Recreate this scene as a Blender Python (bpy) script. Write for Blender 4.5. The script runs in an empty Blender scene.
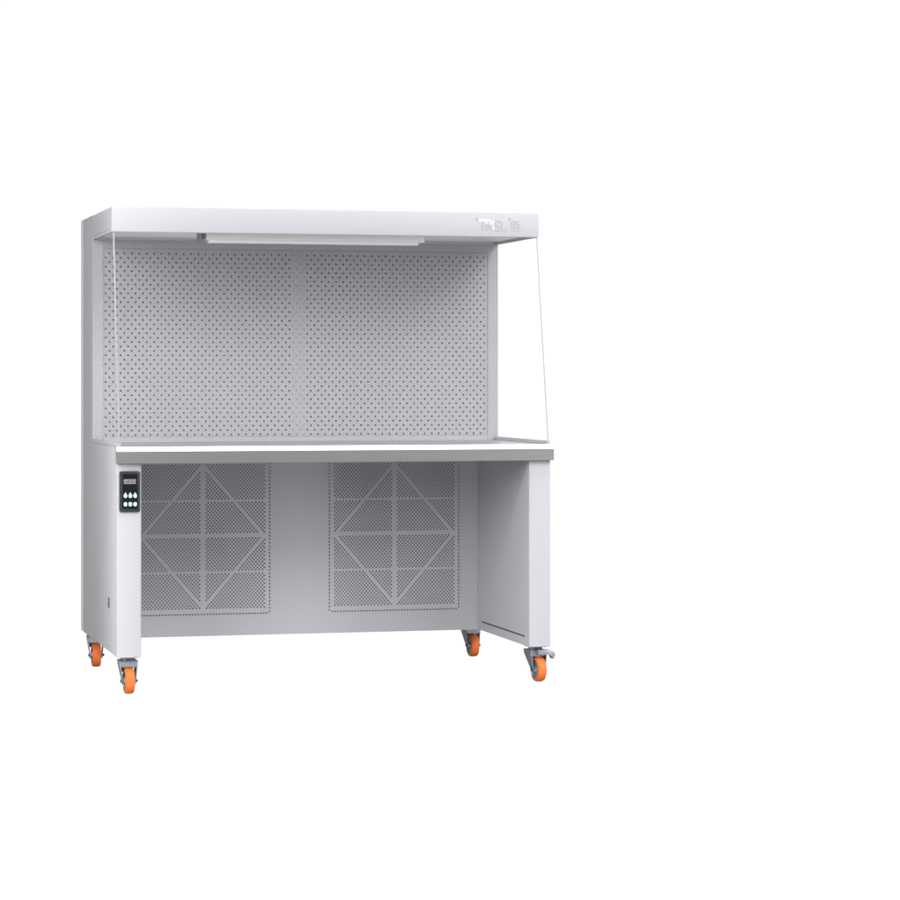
# White laminar-flow clean bench on orange castors, photographed on a white studio ground.
import bpy, bmesh, math, random
from mathutils import Vector, Matrix
random.seed(4)
sc = bpy.context.scene
COL = sc.collection
ZO = 0.042                       # floor contact of the wheels is z = 0

# ------------------------------------------------------------------ materials
def mat(name, rgb, rough=0.5, metal=0.0, spec=0.5, noise=None, bump=None, coat=0.0):
    m = bpy.data.materials.new(name); m.use_nodes = True
    nt = m.node_tree; b = nt.nodes['Principled BSDF']
    b.inputs['Base Color'].default_value = (*rgb, 1)
    b.inputs['Roughness'].default_value = rough
    b.inputs['Metallic'].default_value = metal
    b.inputs['Specular IOR Level'].default_value = spec
    b.inputs['Coat Weight'].default_value = coat
    tc = nt.nodes.new('ShaderNodeTexCoord')
    if noise:                    # (scale xyz, amount of roughness / tone change)
        mp = nt.nodes.new('ShaderNodeMapping'); mp.inputs['Scale'].default_value = noise[0]
        nz = nt.nodes.new('ShaderNodeTexNoise'); nz.inputs['Scale'].default_value = 1.0
        nz.inputs['Detail'].default_value = 4
        nt.links.new(tc.outputs['Object'], mp.inputs['Vector']); nt.links.new(mp.outputs['Vector'], nz.inputs['Vector'])
        mr = nt.nodes.new('ShaderNodeMapRange')
        mr.inputs['To Min'].default_value = max(0, rough - noise[1]); mr.inputs['To Max'].default_value = rough + noise[1]
        nt.links.new(nz.outputs['Fac'], mr.inputs['Value']); nt.links.new(mr.outputs['Result'], b.inputs['Roughness'])
        mx = nt.nodes.new('ShaderNodeMixRGB')
        k = noise[2]
        mx.inputs['Color1'].default_value = (*[c * (1 - k) for c in rgb], 1)
        mx.inputs['Color2'].default_value = (*[min(1, c * (1 + k)) for c in rgb], 1)
        nt.links.new(nz.outputs['Fac'], mx.inputs['Fac']); nt.links.new(mx.outputs['Color'], b.inputs['Base Color'])
    if bump:
        n2 = nt.nodes.new('ShaderNodeTexNoise'); n2.inputs['Scale'].default_value = bump[0]; n2.inputs['Detail'].default_value = 3
        nt.links.new(tc.outputs['Object'], n2.inputs['Vector'])
        bp = nt.nodes.new('ShaderNodeBump'); bp.inputs['Strength'].default_value = bump[1]; bp.inputs['Distance'].default_value = 0.0006
        nt.links.new(n2.outputs['Fac'], bp.inputs['Height']); nt.links.new(bp.outputs['Normal'], b.inputs['Normal'])
    return m

PAINT = mat('white_powder_coat', (0.472, 0.469, 0.479), 0.5, 0, 0.12, ((3, 3, 3), 0.04, 0.012), (900, 0.12))
GLOSS = mat('gloss_coat', (0.47, 0.475, 0.485), 0.3, 0, 0.5, ((3, 3, 3), 0.03, 0.012))
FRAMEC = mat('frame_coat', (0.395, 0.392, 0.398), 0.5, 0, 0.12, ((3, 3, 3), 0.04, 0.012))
UNDER = mat('added_dark_board', (0.10, 0.10, 0.10), 0.7, 0, 0.2, ((30, 30, 30), 0.05, 0.1))
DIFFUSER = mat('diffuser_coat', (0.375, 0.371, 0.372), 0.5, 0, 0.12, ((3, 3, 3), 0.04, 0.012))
STEEL = mat('brushed_steel', (0.25, 0.24, 0.225), 0.45, 0.35, 0.4, ((4, 120, 120), 0.02, 0.02))
NOSE = mat('polished_nosing', (0.70, 0.69, 0.67), 0.30, 1.0, 0.5, ((4, 120, 120), 0.015, 0.01))
TOPST = mat('worktop_steel', (0.62, 0.63, 0.66), 0.38, 1.0, 0.5, ((5, 220, 220), 0.06, 0.03))
ZINC = mat('zinc_plate', (0.30, 0.315, 0.335), 0.5, 0.75, 0.4, ((60, 60, 60), 0.08, 0.10))
ORANGE = mat('orange_polyurethane', (0.72, 0.155, 0.024), 0.48, 0, 0.3, ((70, 70, 70), 0.06, 0.06))
HUBM = mat('grey_hub', (0.30, 0.33, 0.36), 0.4, 0.6)
DARKM = mat('dark_steel', (0.07, 0.07, 0.075), 0.4, 0.7)
FILTER = mat('filter_media', (0.25, 0.25, 0.25), 0.9, 0, 0.1, ((40, 40, 400), 0.02, 0.15))
INTAKE = mat('intake_media', (0.13, 0.13, 0.13), 0.9, 0, 0.1)
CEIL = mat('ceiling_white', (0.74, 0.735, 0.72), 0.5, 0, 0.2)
LAMPW = mat('lamp_housing', (0.74, 0.73, 0.70), 0.45, 0, 0.4)
TUBEM = mat('opal_tube', (0.80, 0.79, 0.76), 0.25, 0, 0.5)
CLIPM = mat('clip_plastic', (0.22, 0.22, 0.22), 0.5)
BEZEL = mat('panel_bezel', (0.032, 0.035, 0.037), 0.42, 0, 0.3, ((90, 90, 90), 0.05, 0.06))
SCREEN = mat('panel_screen', (0.012, 0.013, 0.014), 0.18, 0, 0.5)
DIGIT = mat('digit_grey', (0.42, 0.43, 0.43), 0.5)
LOGO = mat('emblem_grey_shade', (0.418, 0.416, 0.426), 0.5, 0, 0.1)  # grey letters; shade on the lower T and R put into the colour
LOGOW = mat('emblem_lit', (0.86, 0.86, 0.88), 0.35)  # bright letter tops: light on the relief put into the colour
GASKET = mat('rubber_seal', (0.05, 0.05, 0.055), 0.7)
EDGEG = mat('glass_edge', (0.33, 0.345, 0.345), 0.4, 0, 0.2)
RAILM = mat('glass_rail', (0.42, 0.42, 0.43), 0.4, 0, 0.4)

def lit(name, rgb, emit, strength):
    m = mat(name, rgb, 0.35); b = m.node_tree.nodes['Principled BSDF']
    b.inputs['Emission Color'].default_value = (*emit, 1); b.inputs['Emission Strength'].default_value = strength
    return m
KEYG = lit('lit_key', (0.42, 0.58, 0.50), (0.62, 1.0, 0.80), 0.36)

def glass():
    m = bpy.data.materials.new('clear_glass'); m.use_nodes = True
    nt = m.node_tree; nt.nodes.clear()
    o = nt.nodes.new('ShaderNodeOutputMaterial'); mx = nt.nodes.new('ShaderNodeMixShader')
    t = nt.nodes.new('ShaderNodeBsdfTransparent'); g = nt.nodes.new('ShaderNodeBsdfGlossy')
    t.inputs['Color'].default_value = (0.992, 0.995, 0.994, 1); g.inputs['Roughness'].default_value = 0.03
    lw = nt.nodes.new('ShaderNodeLayerWeight'); lw.inputs['Blend'].default_value = 0.5
    f = nt.nodes.new('ShaderNodeMath'); f.operation = 'POWER'; f.inputs[1].default_value = 5.0
    g2 = nt.nodes.new('ShaderNodeMath'); g2.operation = 'MULTIPLY'; g2.inputs[1].default_value = 0.015
    nt.links.new(lw.outputs['Facing'], f.inputs[0]); nt.links.new(f.outputs[0], g2.inputs[0])
    nt.links.new(g2.outputs[0], mx.inputs['Fac']); nt.links.new(t.outputs['BSDF'], mx.inputs[1])
    nt.links.new(g.outputs['BSDF'], mx.inputs[2]); nt.links.new(mx.outputs['Shader'], o.inputs['Surface'])
    return m
GLASS = glass()

# ------------------------------------------------------------------ mesh helpers
def link(name, bm, material, parent=None, smooth=False, mats=None):
    bmesh.ops.recalc_face_normals(bm, faces=bm.faces[:])
    me = bpy.data.meshes.new(name); bm.to_mesh(me); bm.free()
    for m in (mats or [material]): me.materials.append(m)
    if smooth:
        for p in me.polygons: p.use_smooth = True
        try: me.set_sharp_from_angle(angle=math.radians(38))
        except Exception: pass
    o = bpy.data.objects.new(name, me); COL.objects.link(o)
    if parent: o.parent = parent
    return o

def box(bm, a, b, bev=0.0, seg=2, pick=None):
    """axis-aligned box, optional bevel on the edges that pick(mid, direction) accepts"""
    a = Vector(a); b = Vector(b)
    r = bmesh.ops.create_cube(bm, size=1.0)
    vs = r['verts']
    for v in vs: v.co = Vector([(a[i] + b[i]) / 2 + v.co[i] * (b[i] - a[i]) for i in range(3)])
    if bev:
        es = {e for v in vs for e in v.link_edges}
        if pick: es = {e for e in es if pick((e.verts[0].co + e.verts[1].co) / 2, (e.verts[1].co - e.verts[0].co).normalized())}
        bmesh.ops.bevel(bm, geom=list(es), offset=bev, segments=seg, profile=0.5, affect='EDGES', clamp_overlap=True)

def prism(bm, pts, axis, lo, hi, bev=0.0, seg=2, pick=None):
    """extrude a 2-D outline along an axis: x -> (y,z), y -> (x,z), z -> (x,y)"""
    def P(p, t): return {'x': (t, p[0], p[1]), 'y': (p[0], t, p[1]), 'z': (p[0], p[1], t)}[axis]
    A = [bm.verts.new(P(p, lo)) for p in pts]; B = [bm.verts.new(P(p, hi)) for p in pts]
    n = len(pts)
    fs = [bm.faces.new(A), bm.faces.new(B[::-1])]
    for i in range(n): fs.append(bm.faces.new((A[i], B[i], B[(i + 1) % n], A[(i + 1) % n])))
    if bev:
        es = {e for f in fs for e in f.edges}
        if pick: es = {e for e in es if pick((e.verts[0].co + e.verts[1].co) / 2, (e.verts[1].co - e.verts[0].co).normalized())}
        bmesh.ops.bevel(bm, geom=list(es), offset=bev, segments=seg, profile=0.5, affect='EDGES', clamp_overlap=True)

def lathe(bm, prof, axis='x', n=40, c=(0, 0, 0), caps=True):
    """revolve (t, r) points about an axis through c"""
    rings = []
    for t, r in prof:
        ring = []
        for k in range(n):
            a = 2 * math.pi * k / n; u, v = r * math.cos(a), r * math.sin(a)
            p = {'x': (t, u, v), 'y': (u, t, v), 'z': (u, v, t)}[axis]
            ring.append(bm.verts.new(Vector(p) + Vector(c)))
        rings.append(ring)
    for i in range(len(rings) - 1):
        for k in range(n):
            bm.faces.new((rings[i][k], rings[i][(k + 1) % n], rings[i + 1][(k + 1) % n], rings[i + 1][k]))
    if caps: bm.faces.new(rings[0]); bm.faces.new(rings[-1][::-1])

def arc(cx, cy, r, a0, a1, n):
    return [(cx + r * math.cos(math.radians(a0 + (a1 - a0) * i / n)), cy + r * math.sin(math.radians(a0 + (a1 - a0) * i / n))) for i in range(n + 1)]

def rrect(x0, z0, x1, z1, r, n=5):
    return (arc(x1 - r, z0 + r, r, -90, 0, n) + arc(x1 - r, z1 - r, r, 0, 90, n) +
            arc(x0 + r, z1 - r, r, 90, 180, n) + arc(x0 + r, z0 + r, r, 180, 270, n))

def perforated(cells, y, depth, sides=10):
    """cells: (x0,x1,z0,z1,hole radius or 0) -> sheet in plane y with real round punched holes"""
    V, F = [], []
    for x0, x1, z0, z1, r in cells:
        b = len(V)
        if not r:
            V += [(x0, y, z0), (x1, y, z0), (x1, y, z1), (x0, y, z1)]; F.append((b, b + 1, b + 2, b + 3)); continue
        cx, cz = (x0 + x1) / 2, (z0 + z1) / 2; hw, hh = (x1 - x0) / 2, (z1 - z0) / 2
        dirs = []
        for k in range(sides):
            a = 2 * math.pi * (k + 0.5) / sides; dirs.append((math.cos(a), math.sin(a)))
        for c, s in dirs: V.append((cx + r * c, y, cz + r * s))
        for c, s in dirs: V.append((cx + r * c, y + depth, cz + r * s))
        out = []                                 # rim points pushed out to the cell border
        for c, s in dirs:
            t = min(hw / abs(c) if abs(c) > 1e-6 else 1e9, hh / abs(s) if abs(s) > 1e-6 else 1e9)
            out.append((cx + c * t, y, cz + s * t))
        V += out; V += [(x1, y, z1), (x0, y, z1), (x0, y, z0), (x1, y, z0)]
        o0, cor = b + 2 * sides, b + 3 * sides
        for k in range(sides):
            k2 = (k + 1) % sides
            F.append((b + k2, b + k, b + sides + k, b + sides + k2))      # hole wall
            p, q = out[k], out[k2]
            face = [b + k, o0 + k]
            same = (abs(p[0] - q[0]) < 1e-7) or (abs(p[2] - q[2]) < 1e-7)
            if not same:
                mx, mz = (p[0] + q[0]) / 2 - cx, (p[2] + q[2]) / 2 - cz
                face.append(cor + (0 if mx > 0 and mz > 0 else 1 if mx < 0 and mz > 0 else 2 if mx < 0 else 3))
            face += [o0 + k2, b + k2]
            F.append(tuple(face))
    return V, F

def sheet(name, cells, y, depth, material, parent, sides=10):
    V, F = perforated(cells, y, depth, sides)
    me = bpy.data.meshes.new(name); me.from_pydata(V, [], F); me.materials.append(material); me.update()
    o = bpy.data.objects.new(name, me); COL.objects.link(o); o.parent = parent
    return o

# ------------------------------------------------------------------ main dimensions (metres)
W = 1.5
ZB = 0.0808 + ZO       # underside of the cabinet
ZT = 0.7773 + ZO       # worktop surface
ZTB = 0.7226 + ZO      # underside of the worktop front
ZHB = 1.4947 + ZO      # underside of the hood
ZHT = 1.5811 + ZO      # top of the hood
YP, YR, YH, YF = 0.6042, 0.9228, 0.1266, -0.02
XL, XR = 0.0805, 1.4233   # inner faces of the two side panels

bench = bpy.data.objects.new('clean_bench', None); COL.objects.link(bench)
bench['label'] = 'white laminar flow clean bench with clear glass sides, steel worktop edge and orange castors'
bench['category'] = 'clean bench'

# ---- rear cabinet: tall shallow box open to the front, rounded rear corners
bm = bmesh.new()
curl = [(0, YR - 0.05), (0.0004, YR - 0.03), (0.0014, YR - 0.012), (0.004, YR - 0.003), (0.010, YR)]
out = [(0, YP)] + curl + [(W - x, y) for x, y in curl[::-1]] + [(W, YP)]
inn = [(W - 0.02, YP), (W - 0.02, YR - 0.065), (0.02, YR - 0.065), (0.02, YP)]
prism(bm, out + inn, 'z', ZB + 0.0, ZHT)
box(bm, (0.0205, YP + 0.0205, ZB + 0.001), (W - 0.0205, YR - 0.0655, ZB + 0.02))
box(bm, (0.0205, YP + 0.0005, ZHT - 0.02), (W - 0.0205, YR - 0.0655, ZHT - 0.001))
cab = link('rear_cabinet', bm, PAINT, bench, smooth=True)
bm = bmesh.new()                                     # glossy strip added round the back edge to catch a light rim
y2 = YR - 0.070
prism(bm, [(-0.0006, y2), (-0.0006, YR - 0.004), (0.003, YR + 0.0008), (W - 0.003, YR + 0.0008), (W + 0.0006, YR - 0.004), (W + 0.0006, y2),
           (W - 0.0002, y2), (W - 0.0002, YR - 0.03), (W - 0.012, YR - 0.0002), (0.012, YR - 0.0002), (0.0002, YR - 0.03), (0.0002, y2)], 'z', ZB + 0.0005, ZHT - 0.0005)
link('added_rim_strip', bm, GLOSS, cab)

# ---- hood: folded cover with a turned-in front lip and a recessed underside
bm = bmesh.new()
prof = [(YH, ZHB), (YH, ZHT), (YP, ZHT), (YP, ZHB + 0.001), (YP - 0.012, ZHB + 0.001), (YP - 0.012, ZHB + 0.012),
        (YH + 0.016, ZHB + 0.012), (YH + 0.016, ZHB)]
prism(bm, prof, 'x', 0, W, 0.0035, 3,
      lambda m, d: (abs(m.y - YH) < 1e-4) or (abs(m.z - ZHT) < 1e-4 and m.y < YP - 0.01) or (abs(m.z - ZHB) < 1e-4 and m.y < YH + 0.02))
for xa in (0.0, W - 0.012):       # side flanges close the recess
    box(bm, (xa + 0.0005, YH + 0.0165, ZHB), (xa + 0.0115, YP - 0.0125, ZHB + 0.0115))
hood = link('hood', bm, PAINT, bench, smooth=True)
bm = bmesh.new(); box(bm, (0.0125, YH + 0.0165, ZHB + 0.0090), (W - 0.0125, YP - 0.0125, ZHB + 0.0118)); link('ceiling_plate', bm, CEIL, hood)

# ---- side panels that carry the worktop
def side_panel(x0, x1):
    bm = bmesh.new()
    prof = [(0, ZB), (0, ZTB - 0.001), (0.012, ZTB - 0.001), (0.012, ZT - 0.002), (YP, ZT - 0.002), (YP, ZB)]
    prism(bm, prof, 'x', x0, x1, 0.003, 3, lambda m, d: (m.y < 0.001) or (m.z < ZB + 0.001 and m.y < YP - 0.01))
    return link('side_panel', bm, PAINT, bench, smooth=True)
spl = side_panel(0, XL)
spr = side_panel(XR, W)
bm = bmesh.new()
prism(bm, [(XR - 0.0008, 0.1113 + ZO), (XR + 0.002, 0.1113 + ZO), (XR + 0.002, 0.1163 + ZO), (XR - 0.0008, 0.1163 + ZO)], 'y', 0.046, 0.561)
link('slot', bm, GASKET, spr)
bm = bmesh.new()                                    # latch let into the outer face
prism(bm, rrect(0.178, 0.2295 + ZO, 0.206, 0.2645 + ZO, 0.005), 'x', -0.0015, 0.004)
lt = link('latch', bm, DARKM, spl)

# ---- frame round the diffuser
bm = bmesh.new()
PX0, PX1, PZ0, PZ1 = 0.039, 1.4602, 0.7948 + ZO, 1.4655 + ZO
T = 0.018
box(bm, (0.0004, YP - 0.0009, ZT - 0.01), (PX0 - 0.0006, YP + T, ZHB + 0.0125))
box(bm, (PX1 + 0.0006, YP - 0.0009, ZT - 0.01), (W - 0.0004, YP + T, ZHB + 0.0125))
box(bm, (PX0 - 0.0003, YP - 0.0009, PZ1 + 0.0006), (PX1 + 0.0003, YP + T, ZHB + 0.0125))
box(bm, (PX0 - 0.0003, YP - 0.0009, ZT - 0.01), (PX1 + 0.0003, YP + T, PZ0 - 0.0006), 0.0015, 2, lambda m, d: abs(m.y - YP + 0.0009) < 0.0005 and m.z > ZT)
link('panel_frame', bm, FRAMEC, bench)

# ---- perforated diffuser, 53 staggered columns by 42 rows of punched holes
px, pz, R0 = 0.02666, 0.015745, 0.0033
zt_row, rows = 1.4474 + ZO, 42
cells = []
YS = YP + 0.0014
for i in range(rows):
    zc = zt_row - i * pz
    off = 0.0605 if i % 2 == 0 else 0.0472
    n = 53
    xs = off - px / 2
    cells.append((PX0, xs, zc - pz / 2, zc + pz / 2, 0))
    for k in range(n):
        cells.append((off + (k - 0.5) * px, off + (k + 0.5) * px, zc - pz / 2, zc + pz / 2, R0))
    cells.append((off + (n - 0.5) * px, PX1, zc - pz / 2, zc + pz / 2, 0))
cells.append((PX0, PX1, zt_row + pz / 2, PZ1, 0))
cells.append((PX0, PX1, PZ0, zt_row - (rows - 0.5) * pz, 0))
cells = [c for c in cells if c[1] - c[0] > 1e-5]
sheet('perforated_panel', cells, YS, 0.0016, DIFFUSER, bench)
# two filters behind it with the white mullion between them
for xa, xb in ((PX0, 0.7195), (0.775, PX1)):
    bm = bmesh.new(); box(bm, (xa, YP + 0.022, PZ0 - 0.004), (xb, YP + 0.07, PZ1 + 0.004)); link('filter', bm, FILTER, bench)
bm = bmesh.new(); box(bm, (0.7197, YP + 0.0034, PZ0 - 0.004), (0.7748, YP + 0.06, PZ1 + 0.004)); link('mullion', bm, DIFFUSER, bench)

# ---- lower back panel with two openings
GC, GZ, GW, GH = (0.3972, 1.1057), 0.4366 + ZO, 0.2515, 0.2855
bm = bmesh.new()
Y0, Y1 = YP + 0.0004, YP + 0.0024
zs0, zs1 = GZ - GH, min(GZ + GH, ZT - 0.013)
xs = [XL + 0.0004, GC[0] - GW, GC[0] + GW, GC[1] - GW, GC[1] + GW, XR - 0.0004]
def quad(bm, x0, x1, z0, z1, y):
    bm.faces.new([bm.verts.new(p) for p in ((x0, y, z0), (x1, y, z0), (x1, y, z1), (x0, y, z1))])
for x0, x1 in ((xs[0], xs[1]), (xs[2], xs[3]), (xs[4], xs[5])): quad(bm, x0, x1, ZB, ZT - 0.012, Y0)
for x0, x1 in ((xs[1], xs[2]), (xs[3], xs[4])):
    quad(bm, x0, x1, ZB, zs0, Y0)
    if GZ + GH < ZT - 0.012: quad(bm, x0, x1, GZ + GH, ZT - 0.012, Y0)
box(bm, (xs[0], Y0, ZB - 0.0004), (xs[5], Y0 + 0.02, ZB - 0.0001))
link('back_panel', bm, PAINT, bench)

# ---- intake grilles: staggered punching with star-shaped blank ribs and a dotted border
def grille(gx):
    rr, N = 0.0030, 36
    hx, hz = 0.2240, 0.2560               # half-size of the field, hole centre to hole centre
    p, hh = 2 * hx / N, hz / N
    cells = []
    for i in range(2 * N + 1):
        zc = GZ - hz + i * hh
        n = N + 1 if i % 2 == 0 else N
        x_st = gx - n * p / 2
        cells.append((gx - hx - 0.0072, x_st, zc - hh / 2, zc + hh / 2, 0))
        for k in range(n):
            cx = x_st + (k + 0.5) * p
            dx, dz = cx - gx, zc - GZ
            rib = abs(dx) < 0.0070 or -0.001 < dz < hh + 0.001
            rib |= abs(abs(i - N) - 18) < 0.5
            rib |= abs(abs(dx) / hx + abs(dz) / hz - 1) * N < 0.9
            cells.append((x_st + k * p, x_st + (k + 1) * p, zc - hh / 2, zc + hh / 2, 0 if rib else rr))
        cells.append((x_st + n * p, gx + hx + 0.0072, zc - hh / 2, zc + hh / 2, 0))
    fx = hx + 0.0072
    hz += hh / 2
    bx, bz, b = 0.2438, 0.2780, 0.0055    # dotted border line
    # blank margin between the field and the border
    cells += [(gx - bx + b, gx - fx, GZ - hz, GZ + hz, 0), (gx + fx, gx + bx - b, GZ - hz, GZ + hz, 0),
              (gx - bx + b, gx + bx - b, GZ - bz + b, GZ - hz, 0), (gx - bx + b, gx + bx - b, GZ + hz, GZ + bz - b, 0)]
    nv, nh = 45, 44
    for s in (-1, 1):
        for k in range(nv):
            st = 2 * bz / nv
            cells.append((gx + s * bx - b, gx + s * bx + b, GZ - bz + k * st, GZ - bz + (k + 1) * st, 0.0030))
        for k in range(nh):
            L = 2 * (bx - b); st = L / nh
            cells.append((gx - L / 2 + k * st, gx - L / 2 + (k + 1) * st, GZ + s * bz - b, GZ + s * bz + b, 0.0030))
        # corners of the strip and rim
        cells += [(gx + s * (bx + b) if s < 0 else gx + bx + b, gx + s * (bx + b) if s > 0 else gx - bx - b, 0, 0, 0)]
    cells = [c for c in cells if c[1] - c[0] > 1e-5 and c[3] - c[2] > 1e-5]
    o0, o1 = bx + b, GW
    top = bz + b
    cells += [(gx - o1, gx - o0, GZ - GH, GZ + GH, 0), (gx + o0, gx + o1, GZ - GH, GZ + GH, 0),
              (gx - o0, gx + o0, GZ - GH, GZ - bz - b, 0), (gx - o0, gx + o0, GZ + bz + b, GZ + GH, 0)]
    for s in (-1, 1):
        for t in (-1, 1):
            za, zb2 = sorted((GZ + t * bz, GZ + t * (bz + b)))
            cells.append((gx + s * bx - b, gx + s * bx + b, za, zb2, 0))
    return cells
zmax = ZT - 0.0125
for gx in GC:
    cs = [c for c in grille(gx) if c[3] <= zmax]
    sheet('filter_grille', cs, Y0, 0.0012, PAINT, bench, 8)
    bm = bmesh.new(); box(bm, (gx - GW + 0.003, YP + 0.012, GZ - GH + 0.003), (gx + GW - 0.003, YP + 0.05, zmax)); link('intake_filter', bm, INTAKE, bench)

# ---- worktop: folded steel sheet with sloped nosing
bm = bmesh.new()
x0, x1 = 0.0125, W - 0.0125
box(bm, (x0, 0.0125, ZT - 0.011), (x1, YP - 0.0002, ZT))
wt = link('worktop', bm, TOPST, bench)
bm = bmesh.new(); box(bm, (XL + 0.0005, 0.0125, ZT - 0.034), (XR - 0.0005, YP - 0.0006, ZT - 0.0113)); link('added_dark_board', bm, UNDER, wt)  # unseen dark board, added to cut bounced light under the worktop
bm = bmesh.new()
NZ = 0.0142
prof = [(0.012, ZTB), (YF, ZTB), (YF, ZT - NZ), (YF + 0.0122, ZT - 0.0003), (0.012, ZT - 0.0003)]
prism(bm, prof, 'x', -0.004, W + 0.0065, 0.0006, 1, lambda m, d: m.y < YF + 0.001 and m.z < ZTB + 0.001 and abs(d.x) > 0.9)
edge = link('worktop_edge', bm, None, bench, mats=[STEEL, NOSE])
for p in edge.data.polygons:
    if p.normal.z > 0.2: p.material_index = 1

# ---- glass sides with rails
def pane(x0, x1):
    ys = [(0.004, ZT + 0.006), (YH + 0.004, ZHB - 0.0005), (YP - 0.0012, ZHB - 0.0005), (YP - 0.0012, ZT + 0.006)]
    bm = bmesh.new(); prism(bm, ys, 'x', x0, x1)
    bm.normal_update()
    o = link('side_glass', bm, None, bench, mats=[GLASS, EDGEG])
    for p in o.data.polygons:
        if abs(p.normal.x) < 0.5 and p.normal.y < 0.5: p.material_index = 1   # polished free edges
    bm = bmesh.new()
    box(bm, (x0 - 0.0035, 0.002, ZT + 0.0004), (x0 - 0.0003, YP - 0.002, ZT + 0.0125), 0.001, 1)
    box(bm, (x1 + 0.0003, 0.002, ZT + 0.0004), (x1 + 0.0035, YP - 0.002, ZT + 0.0125), 0.001, 1)
    box(bm, (x0 - 0.0034, 0.0006, ZT + 0.0006), (x1 + 0.0034, 0.0019, ZT + 0.0122))
    box(bm, (x0 - 0.0035, 0.002, ZT - 0.0018), (x1 + 0.0035, YP - 0.002, ZT + 0.0002))
    link('glass_rail', bm, RAILM, o)
pane(0.0042, 0.0092)
pane(W - 0.0092, W - 0.0042)

# ---- lamp under the hood
ly0, ly1 = 0.20, 0.262
lz1 = ZHB + 0.0088
lamp = bmesh.new()
box(lamp, (0.337, ly0, 1.4765 + ZO), (1.108, ly1, lz1), 0.003, 2)
lamp_o = link('lamp_fixture', lamp, LAMPW, bench, smooth=True)
bm = bmesh.new()
prism(bm, [(ly0 + 0.004, 1.4763 + ZO)] + arc((ly0 + ly1) / 2, 1.4763 + ZO, 0.024, 180, 360, 12) + [(ly1 - 0.004, 1.4763 + ZO)], 'x', 0.345, 1.088)
for v in bm.verts: v.co.z = 1.4763 + ZO + (v.co.z - 1.4763 - ZO) * 0.42
link('lamp_tube', bm, TUBEM, lamp_o, smooth=True)
bm = bmesh.new()
box(bm, (0.3115, ly0 + 0.006, 1.470 + ZO), (0.322, ly1 - 0.006, lz1), 0.002, 1)
box(bm, (0.3225, ly0 + 0.012, 1.480 + ZO), (0.3365, ly1 - 0.012, lz1 - 0.004), 0.002, 1)
link('lamp_socket', bm, CLIPM, lamp_o)

# ---- control panel on the left front post
cp0, cp1, cz0, cz1 = 0.0072, 0.0755, 0.5622 + ZO, 0.6975 + ZO
bm = bmesh.new()
prism(bm, rrect(cp0, cz0, cp1, cz1, 0.006), 'y', -0.006, 0.0005, 0.0012, 2, lambda m, d: m.y < -0.005)
cpn = link('control_panel', bm, BEZEL, bench, smooth=True)
bm = bmesh.new()
prism(bm, rrect(cp0 + 0.0095, cz0 + 0.0105, cp1 - 0.0085, cz1 - 0.0095, 0.002), 'y', -0.0066, -0.0058)
link('screen', bm, SCREEN, cpn)
def bar(bm, x, z, w, h, y0=-0.0071, y1=-0.0066): box(bm, (x - w / 2, y0, z - h / 2), (x + w / 2, y1, z + h / 2))
bm = bmesh.new()
dw = 0.0068; dz = cz1 - 0.0315
SEG = {'5': 'afgcd', '8': 'abcdefg', '9': 'abcdfg', '0': 'abcdef'}
for k, ch in enumerate('885858'):
    cx = cp0 + 0.0168 + k * dw; hw, hh, t = 0.0023, 0.0042, 0.0013
    sg = SEG[ch]
    for s, (xx, zz, ww, hgt) in {'a': (0, hh, 2 * hw, t), 'g': (0, 0, 2 * hw, t), 'd': (0, -hh, 2 * hw, t), 'f': (-hw, hh / 2, t, hh - t), 'b': (hw, hh / 2, t, hh - t), 'e': (-hw, -hh / 2, t, hh - t), 'c': (hw, -hh / 2, t, hh - t)}.items():
        if s in sg: bar(bm, cx + xx, dz + zz, ww, hgt)
bar(bm, (cp0 + cp1) / 2, dz - 0.0085, 0.040, 0.0022)
link('display_digits', bm, DIGIT, cpn)
for row, zc in enumerate((cz0 + 0.0545, cz0 + 0.0265)):
    for k in range(3):
        cx = cp0 + 0.0197 + k * 0.0160
        bm = bmesh.new()
        pts = arc(cx, zc - 0.002, 0.0056, 180, 360, 8)
        pts = [(x, zc - 0.002 + (z - zc + 0.002) * 0.95) for x, z in pts]
        if row == 0: pts += [(cx + 0.0054, zc + 0.003), (cx + 0.0023, zc + 0.0070), (cx, zc + 0.0112), (cx - 0.0023, zc + 0.0070), (cx - 0.0054, zc + 0.003)]
        else: pts += [(cx + 0.0054, zc + 0.004), (cx + 0.0030, zc + 0.0064), (cx - 0.0030, zc + 0.0064), (cx - 0.0054, zc + 0.004)]
        prism(bm, pts, 'y', -0.0080, -0.0066, 0.0005, 1, lambda m, d: m.y < -0.0075)
        link('button', bm, KEYG, cpn)

# ---- raised lettering on the hood
def stroke(bm, pts, w, y0, y1):
    for si, ((xa, za), (xb, zb)) in enumerate(zip(pts[:-1], pts[1:])):
        d = Vector((xb - xa, zb - za)); L = d.length or 1; d /= L; n = Vector((-d.y, d.x)) * w / 2; e = d * w * 0.35
        q = [(xa - e.x + n.x, za - e.y + n.y), (xa - e.x - n.x, za - e.y - n.y), (xb + e.x - n.x, zb + e.y - n.y), (xb + e.x + n.x, zb + e.y + n.y)]
        prism(bm, q, 'y', y0 - 0.00006 * si, y1 + 0.00001 * si)
def glyph(strokes, x, z, w, h, material, name='letter', th=0.0042, lift=0.0011):
    bm = bmesh.new()
    for i, s in enumerate(strokes):
        stroke(bm, [(x + u * w, z + v * h) for u, v in s], th, YH - lift - 0.00002 * i, YH - 0.0002)
    return link(name, bm, material, hood)
zb = 1.5175 + ZO; H = 0.034
glyph([[(0, 1), (1, 1)]], 1.2845, zb, 0.021, H, LOGOW, th=0.0075)
glyph([[(0.5, 0), (0.5, 0.86)]], 1.2845, zb, 0.021, H, LOGO, th=0.0046)
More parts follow.
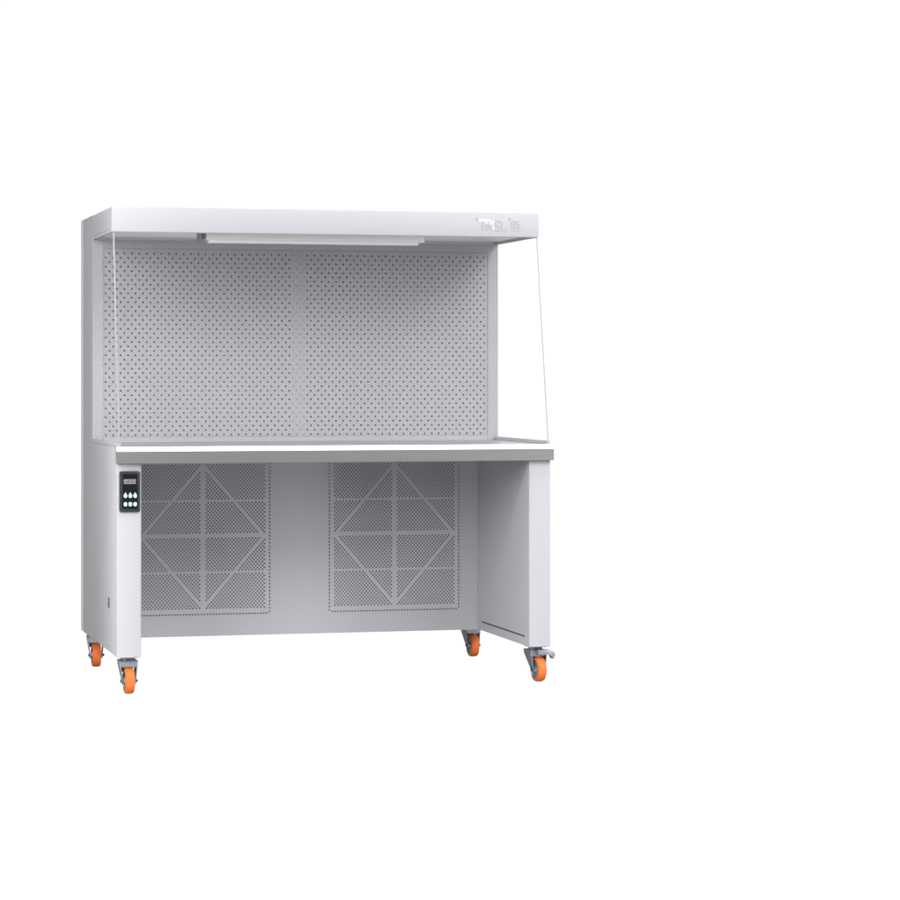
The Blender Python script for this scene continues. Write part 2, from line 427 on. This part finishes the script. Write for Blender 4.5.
glyph([[(0, 0), (0, 0.62)], [(0.1, 0.5), (0.75, 0.5)], [(0.45, 0.5), (0.95, 0)]], 1.309, zb, 0.019, H, LOGO, th=0.0042)
glyph([[(0, 0.66), (0, 1)], [(0, 1), (0.8, 1), (0.95, 0.8), (0.85, 0.62)]], 1.309, zb, 0.019, H, LOGOW, th=0.0044)
glyph([[(0, 0), (0, 1)]], 1.3350, zb, 0.01, H, LOGOW, th=0.0026)
glyph([[(1, 0.85), (0.8, 1), (0.2, 1), (0, 0.78), (0.15, 0.58), (0.85, 0.45), (1, 0.22), (0.8, 0), (0.2, 0), (0, 0.15)]], 1.3405, zb, 0.0165, H * 0.95, LOGO, th=0.0046)
glyph([[(0, 0.9), (0, 0), (1, 0), (1, 0.3)]], 1.3655, zb, 0.0155, H * 0.9, LOGO, th=0.0045)
glyph([[(0, 0.05), (0, 0.9)], [(0.3, 0), (1, 0)], [(0.3, 0.36), (1, 0.36)], [(0.3, 0.7), (1, 0.7)], [(0.3, 0), (0.3, 0.7)], [(1, 0), (1, 0.7)], [(0.65, 0.7), (0.65, 1)], [(0.2, 1), (0.9, 1)]],
      1.3995, zb, 0.028, H * 0.92, LOGO, th=0.0036)
for dx, dz in ((1.2745, 1.5573 + ZO), (1.3945, 1.5573 + ZO)):
    bm = bmesh.new(); lathe(bm, [(YH - 0.002, 0.004), (YH - 0.0002, 0.0045)], 'y', 16, (dx, 0, dz)); link('trade_dot', bm, LOGO, hood, smooth=True)

# ---- castors: fork (the part) with tyre, hub, axle bolt and brake pedal as sub-parts
def make_caster(brake=True):
    bm = bmesh.new()
    h = ZB
    box(bm, (-0.030, -0.030, h - 0.0045), (0.030, 0.030, h - 0.0002), 0.0015, 1)          # top plate
    lathe(bm, [(h - 0.013, 0.021), (h - 0.012, 0.0235), (h - 0.0065, 0.0235), (h - 0.0046, 0.020)], 'z', 32)   # swivel race
    wy, wz = -0.030, 0.0435
    def lean(vs, sgn):                                                    # cheeks draw in towards the axle
        for v in vs: v.co.x += sgn * 0.0085 * max(0.0, (v.co.z - wz)) / (h - 0.014 - wz)
    for sg in (-1, 1):                                                    # two tapered cheeks
        b2 = bmesh.new()
        pts = [(0.032, h - 0.013), (0.031, h - 0.028), (wy + 0.014, wz - 0.004)] + arc(wy, wz, 0.0125, -30, -165, 6) + [(-0.036, h - 0.040), (-0.033, h - 0.013)]
        xa, xb = sorted((sg * 0.0196, sg * 0.0228))
        prism(b2, pts, 'x', xa, xb, 0.0006, 1)
        bmesh.ops.triangulate(b2, faces=[f_ for f_ in b2.faces if len(f_.verts) > 4])
        lean(b2.verts, sg)
        tmp = bpy.data.meshes.new('tmp'); b2.to_mesh(tmp); b2.free(); bm.from_mesh(tmp); bpy.data.meshes.remove(tmp)
    box(bm, (-0.0312, -0.034, h - 0.0165), (0.0312, 0.032, h - 0.0128), 0.001, 1)         # crown
    prism(bm, [(-0.0290, h - 0.0166), (0.0290, h - 0.0166), (0.0270, h - 0.0310), (0.019, h - 0.0350), (-0.019, h - 0.0350), (-0.0270, h - 0.0310)], 'y', -0.0338, -0.0310, 0.0006, 1)
    prism(bm, [(-0.0265, h - 0.0166), (0.0265, h - 0.0166), (0.0190, h - 0.056), (-0.0190, h - 0.056)], 'y', 0.0190, 0.0215, 0.0006, 1)   # back web
    f = link('caster', bm, ZINC, bench, smooth=True)
    bm = bmesh.new()
    R = 0.043
    lathe(bm, [(-0.0155, 0.0345), (-0.0155, R - 0.006), (-0.0140, R - 0.0025), (-0.009, R - 0.0006), (0, R), (0.009, R - 0.0006), (0.0140, R - 0.0025), (0.0155, R - 0.006), (0.0155, 0.0345)], 'x', 56, (0, wy, wz), False)
    link('tyre', bm, ORANGE, f, smooth=True)
    bm = bmesh.new()
    lathe(bm, [(-0.0185, 0.008), (-0.0185, 0.0115), (-0.0120, 0.013), (-0.0120, 0.029), (-0.0158, 0.0315), (-0.0162, 0.0343), (0.0162, 0.0343), (0.0158, 0.0315), (0.0120, 0.029), (0.0120, 0.013), (0.0185, 0.0115), (0.0185, 0.008)], 'x', 48, (0, wy, wz))
    link('hub', bm, HUBM, f, smooth=True)
    bm = bmesh.new()
    lathe(bm, [(-0.0285, 0.0035), (-0.0280, 0.0052), (-0.0232, 0.0060), (-0.0230, 0.0040), (0.0230, 0.0040), (0.0232, 0.0060), (0.0280, 0.0052), (0.0305, 0.0025)], 'x', 12, (0, wy, wz))
    link('axle_bolt', bm, DARKM, f, smooth=True)
    if brake:
        bm = bmesh.new()
        ps = [(-0.012, h - 0.0110), (0.030, h - 0.0105), (0.042, h - 0.0135), (0.0500, h - 0.0210), (0.0505, h - 0.030), (0.045, h - 0.042), (0.039, h - 0.042), (0.040, h - 0.034), (0.035, h - 0.0285), (0.026, h - 0.0270), (-0.012, h - 0.0260)]
        prism(bm, ps, 'y', -0.060, -0.0345, 0.002, 2)
        link('brake_pedal', bm, ZINC, f, smooth=True)
    return f
def copy_tree(o, parent):
    c = o.copy(); COL.objects.link(c); c.parent = parent
    for ch in o.children: copy_tree(ch, c)
    return c
front = make_caster(True)
front.location = (1.464, 0.058, 0); front.rotation_euler.z = math.radians(4)
front['label'] = 'swivel castor with its brake pedal out, under the right front post'
plain = make_caster(False)
plain.location = (0.043, 0.058, 0)
for x, y, a in ((0.040, 0.825, -3), (1.460, 0.825, 0)):
    c = copy_tree(plain, bench); c.location = (x, y, 0); c.rotation_euler.z = math.radians(a)

# ------------------------------------------------------------------ camera (level, shifted lens)
YAW = -0.2271
cam = bpy.data.cameras.new('camera'); co = bpy.data.objects.new('camera', cam); COL.objects.link(co)
co.location = (-1.1467, -7.9046, 1.0088 + ZO); co.rotation_euler = (math.pi / 2, 0, YAW)
cam.sensor_width = 36; cam.lens = 2413.6 / 900 * 36
cam.shift_x = (450 - 318) / 900; cam.shift_y = (376.856 - 450) / 900
cam.clip_start = 0.1; cam.clip_end = 300
sc.camera = co

# ------------------------------------------------------------------ studio: white lit ground behind the bench, dim grey room behind the camera
w = bpy.data.worlds.new('World'); sc.world = w; w.use_nodes = True
nt = w.node_tree; bg = nt.nodes['Background']
tc = nt.nodes.new('ShaderNodeTexCoord'); dot = nt.nodes.new('ShaderNodeVectorMath'); dot.operation = 'DOT_PRODUCT'
dot.inputs[1].default_value = (math.sin(-YAW), math.cos(YAW), 0)
mr = nt.nodes.new('ShaderNodeMapRange'); mr.interpolation_type = 'SMOOTHSTEP'
mr.inputs['From Min'].default_value = 0.80; mr.inputs['From Max'].default_value = 0.89
mr.inputs['To Min'].default_value = 0.0; mr.inputs['To Max'].default_value = 1.0
mix = nt.nodes.new('ShaderNodeMixRGB')
mix.inputs['Color1'].default_value = (0.05, 0.05, 0.05, 1)
mix.inputs['Color2'].default_value = (1.12, 1.12, 1.12, 1)
nt.links.new(tc.outputs['Generated'], dot.inputs[0]); nt.links.new(dot.outputs['Value'], mr.inputs['Value'])
nt.links.new(mr.outputs['Result'], mix.inputs['Fac']); nt.links.new(mix.outputs['Color'], bg.inputs['Color'])
bg.inputs['Strength'].default_value = 1.0

def area(name, loc, target, sx, sy, power, col=(1, 1, 1)):
    l = bpy.data.lights.new(name, 'AREA'); l.shape = 'RECTANGLE'; l.size = sx; l.size_y = sy; l.energy = power; l.color = col
    o = bpy.data.objects.new(name, l); COL.objects.link(o); o.location = loc
    o.rotation_euler = (Vector(target) - Vector(loc)).to_track_quat('-Z', 'Y').to_euler()
    return o
AIM = Vector((0.75, 0.3, 0.85))
def softbox(name, az, el, power, d=9.0):          # 5 x 3 m softbox hung d metres from the bench
    a, e = math.radians(az), math.radians(el)
    area(name, AIM + Vector((math.sin(a) * math.cos(e), -math.cos(a) * math.cos(e), math.sin(e))) * d, AIM, 5.0, 3.0, power, (0.985, 0.985, 1.02))
COOL = (0.98, 0.985, 1.03)
softbox('left_low_softbox', -50, 15, 372)
softbox('left_high_softbox', -50, 32, 180)
softbox('right_softbox', 35, 32, 440)
area('overhead_softbox', (1.25, -0.6, 4.0), (1.25, 0, 0.9), 4.6, 1.5, 105, COOL)
area('floor_fill_strip', (0.75, -1.0, -0.55), (0.75, 0.1, 0.3), 2.2, 0.5, 16, (0.95, 0.97, 1.04))  # unseen fill lamp, added below floor level to lift the leg bottoms
area('right_fill_strip', (2.6, -1.3, 0.9), (1.4, 0, 0.9), 0.4, 2.4, 18, COOL)  # unseen fill lamp, added to lift the right post and hood end
area('right_fill', (3.0, -2.5, 1.8), (0.9, 0.3, 1.1), 1.0, 1.5, 13, COOL)  # unseen fill lamp, added to brighten from the right
area('side_fill_strip', (-0.42, -0.22, 0.9), (0, 0.02, 0.9), 0.15, 2.4, 7.9, COOL)  # unseen fill lamp, added close by to brighten the left side towards its front

sc.render.engine = 'CYCLES'
sc.render.resolution_x = 1024; sc.render.resolution_y = 1024
sc.cycles.max_bounces = 10; sc.cycles.diffuse_bounces = 5; sc.cycles.transparent_max_bounces = 16
sc.cycles.use_denoising = True
sc.cycles.filter_width = 1.9
sc.view_settings.view_transform = 'Standard'; sc.view_settings.look = 'None'
sc.view_settings.exposure = 0; sc.view_settings.gamma = 1
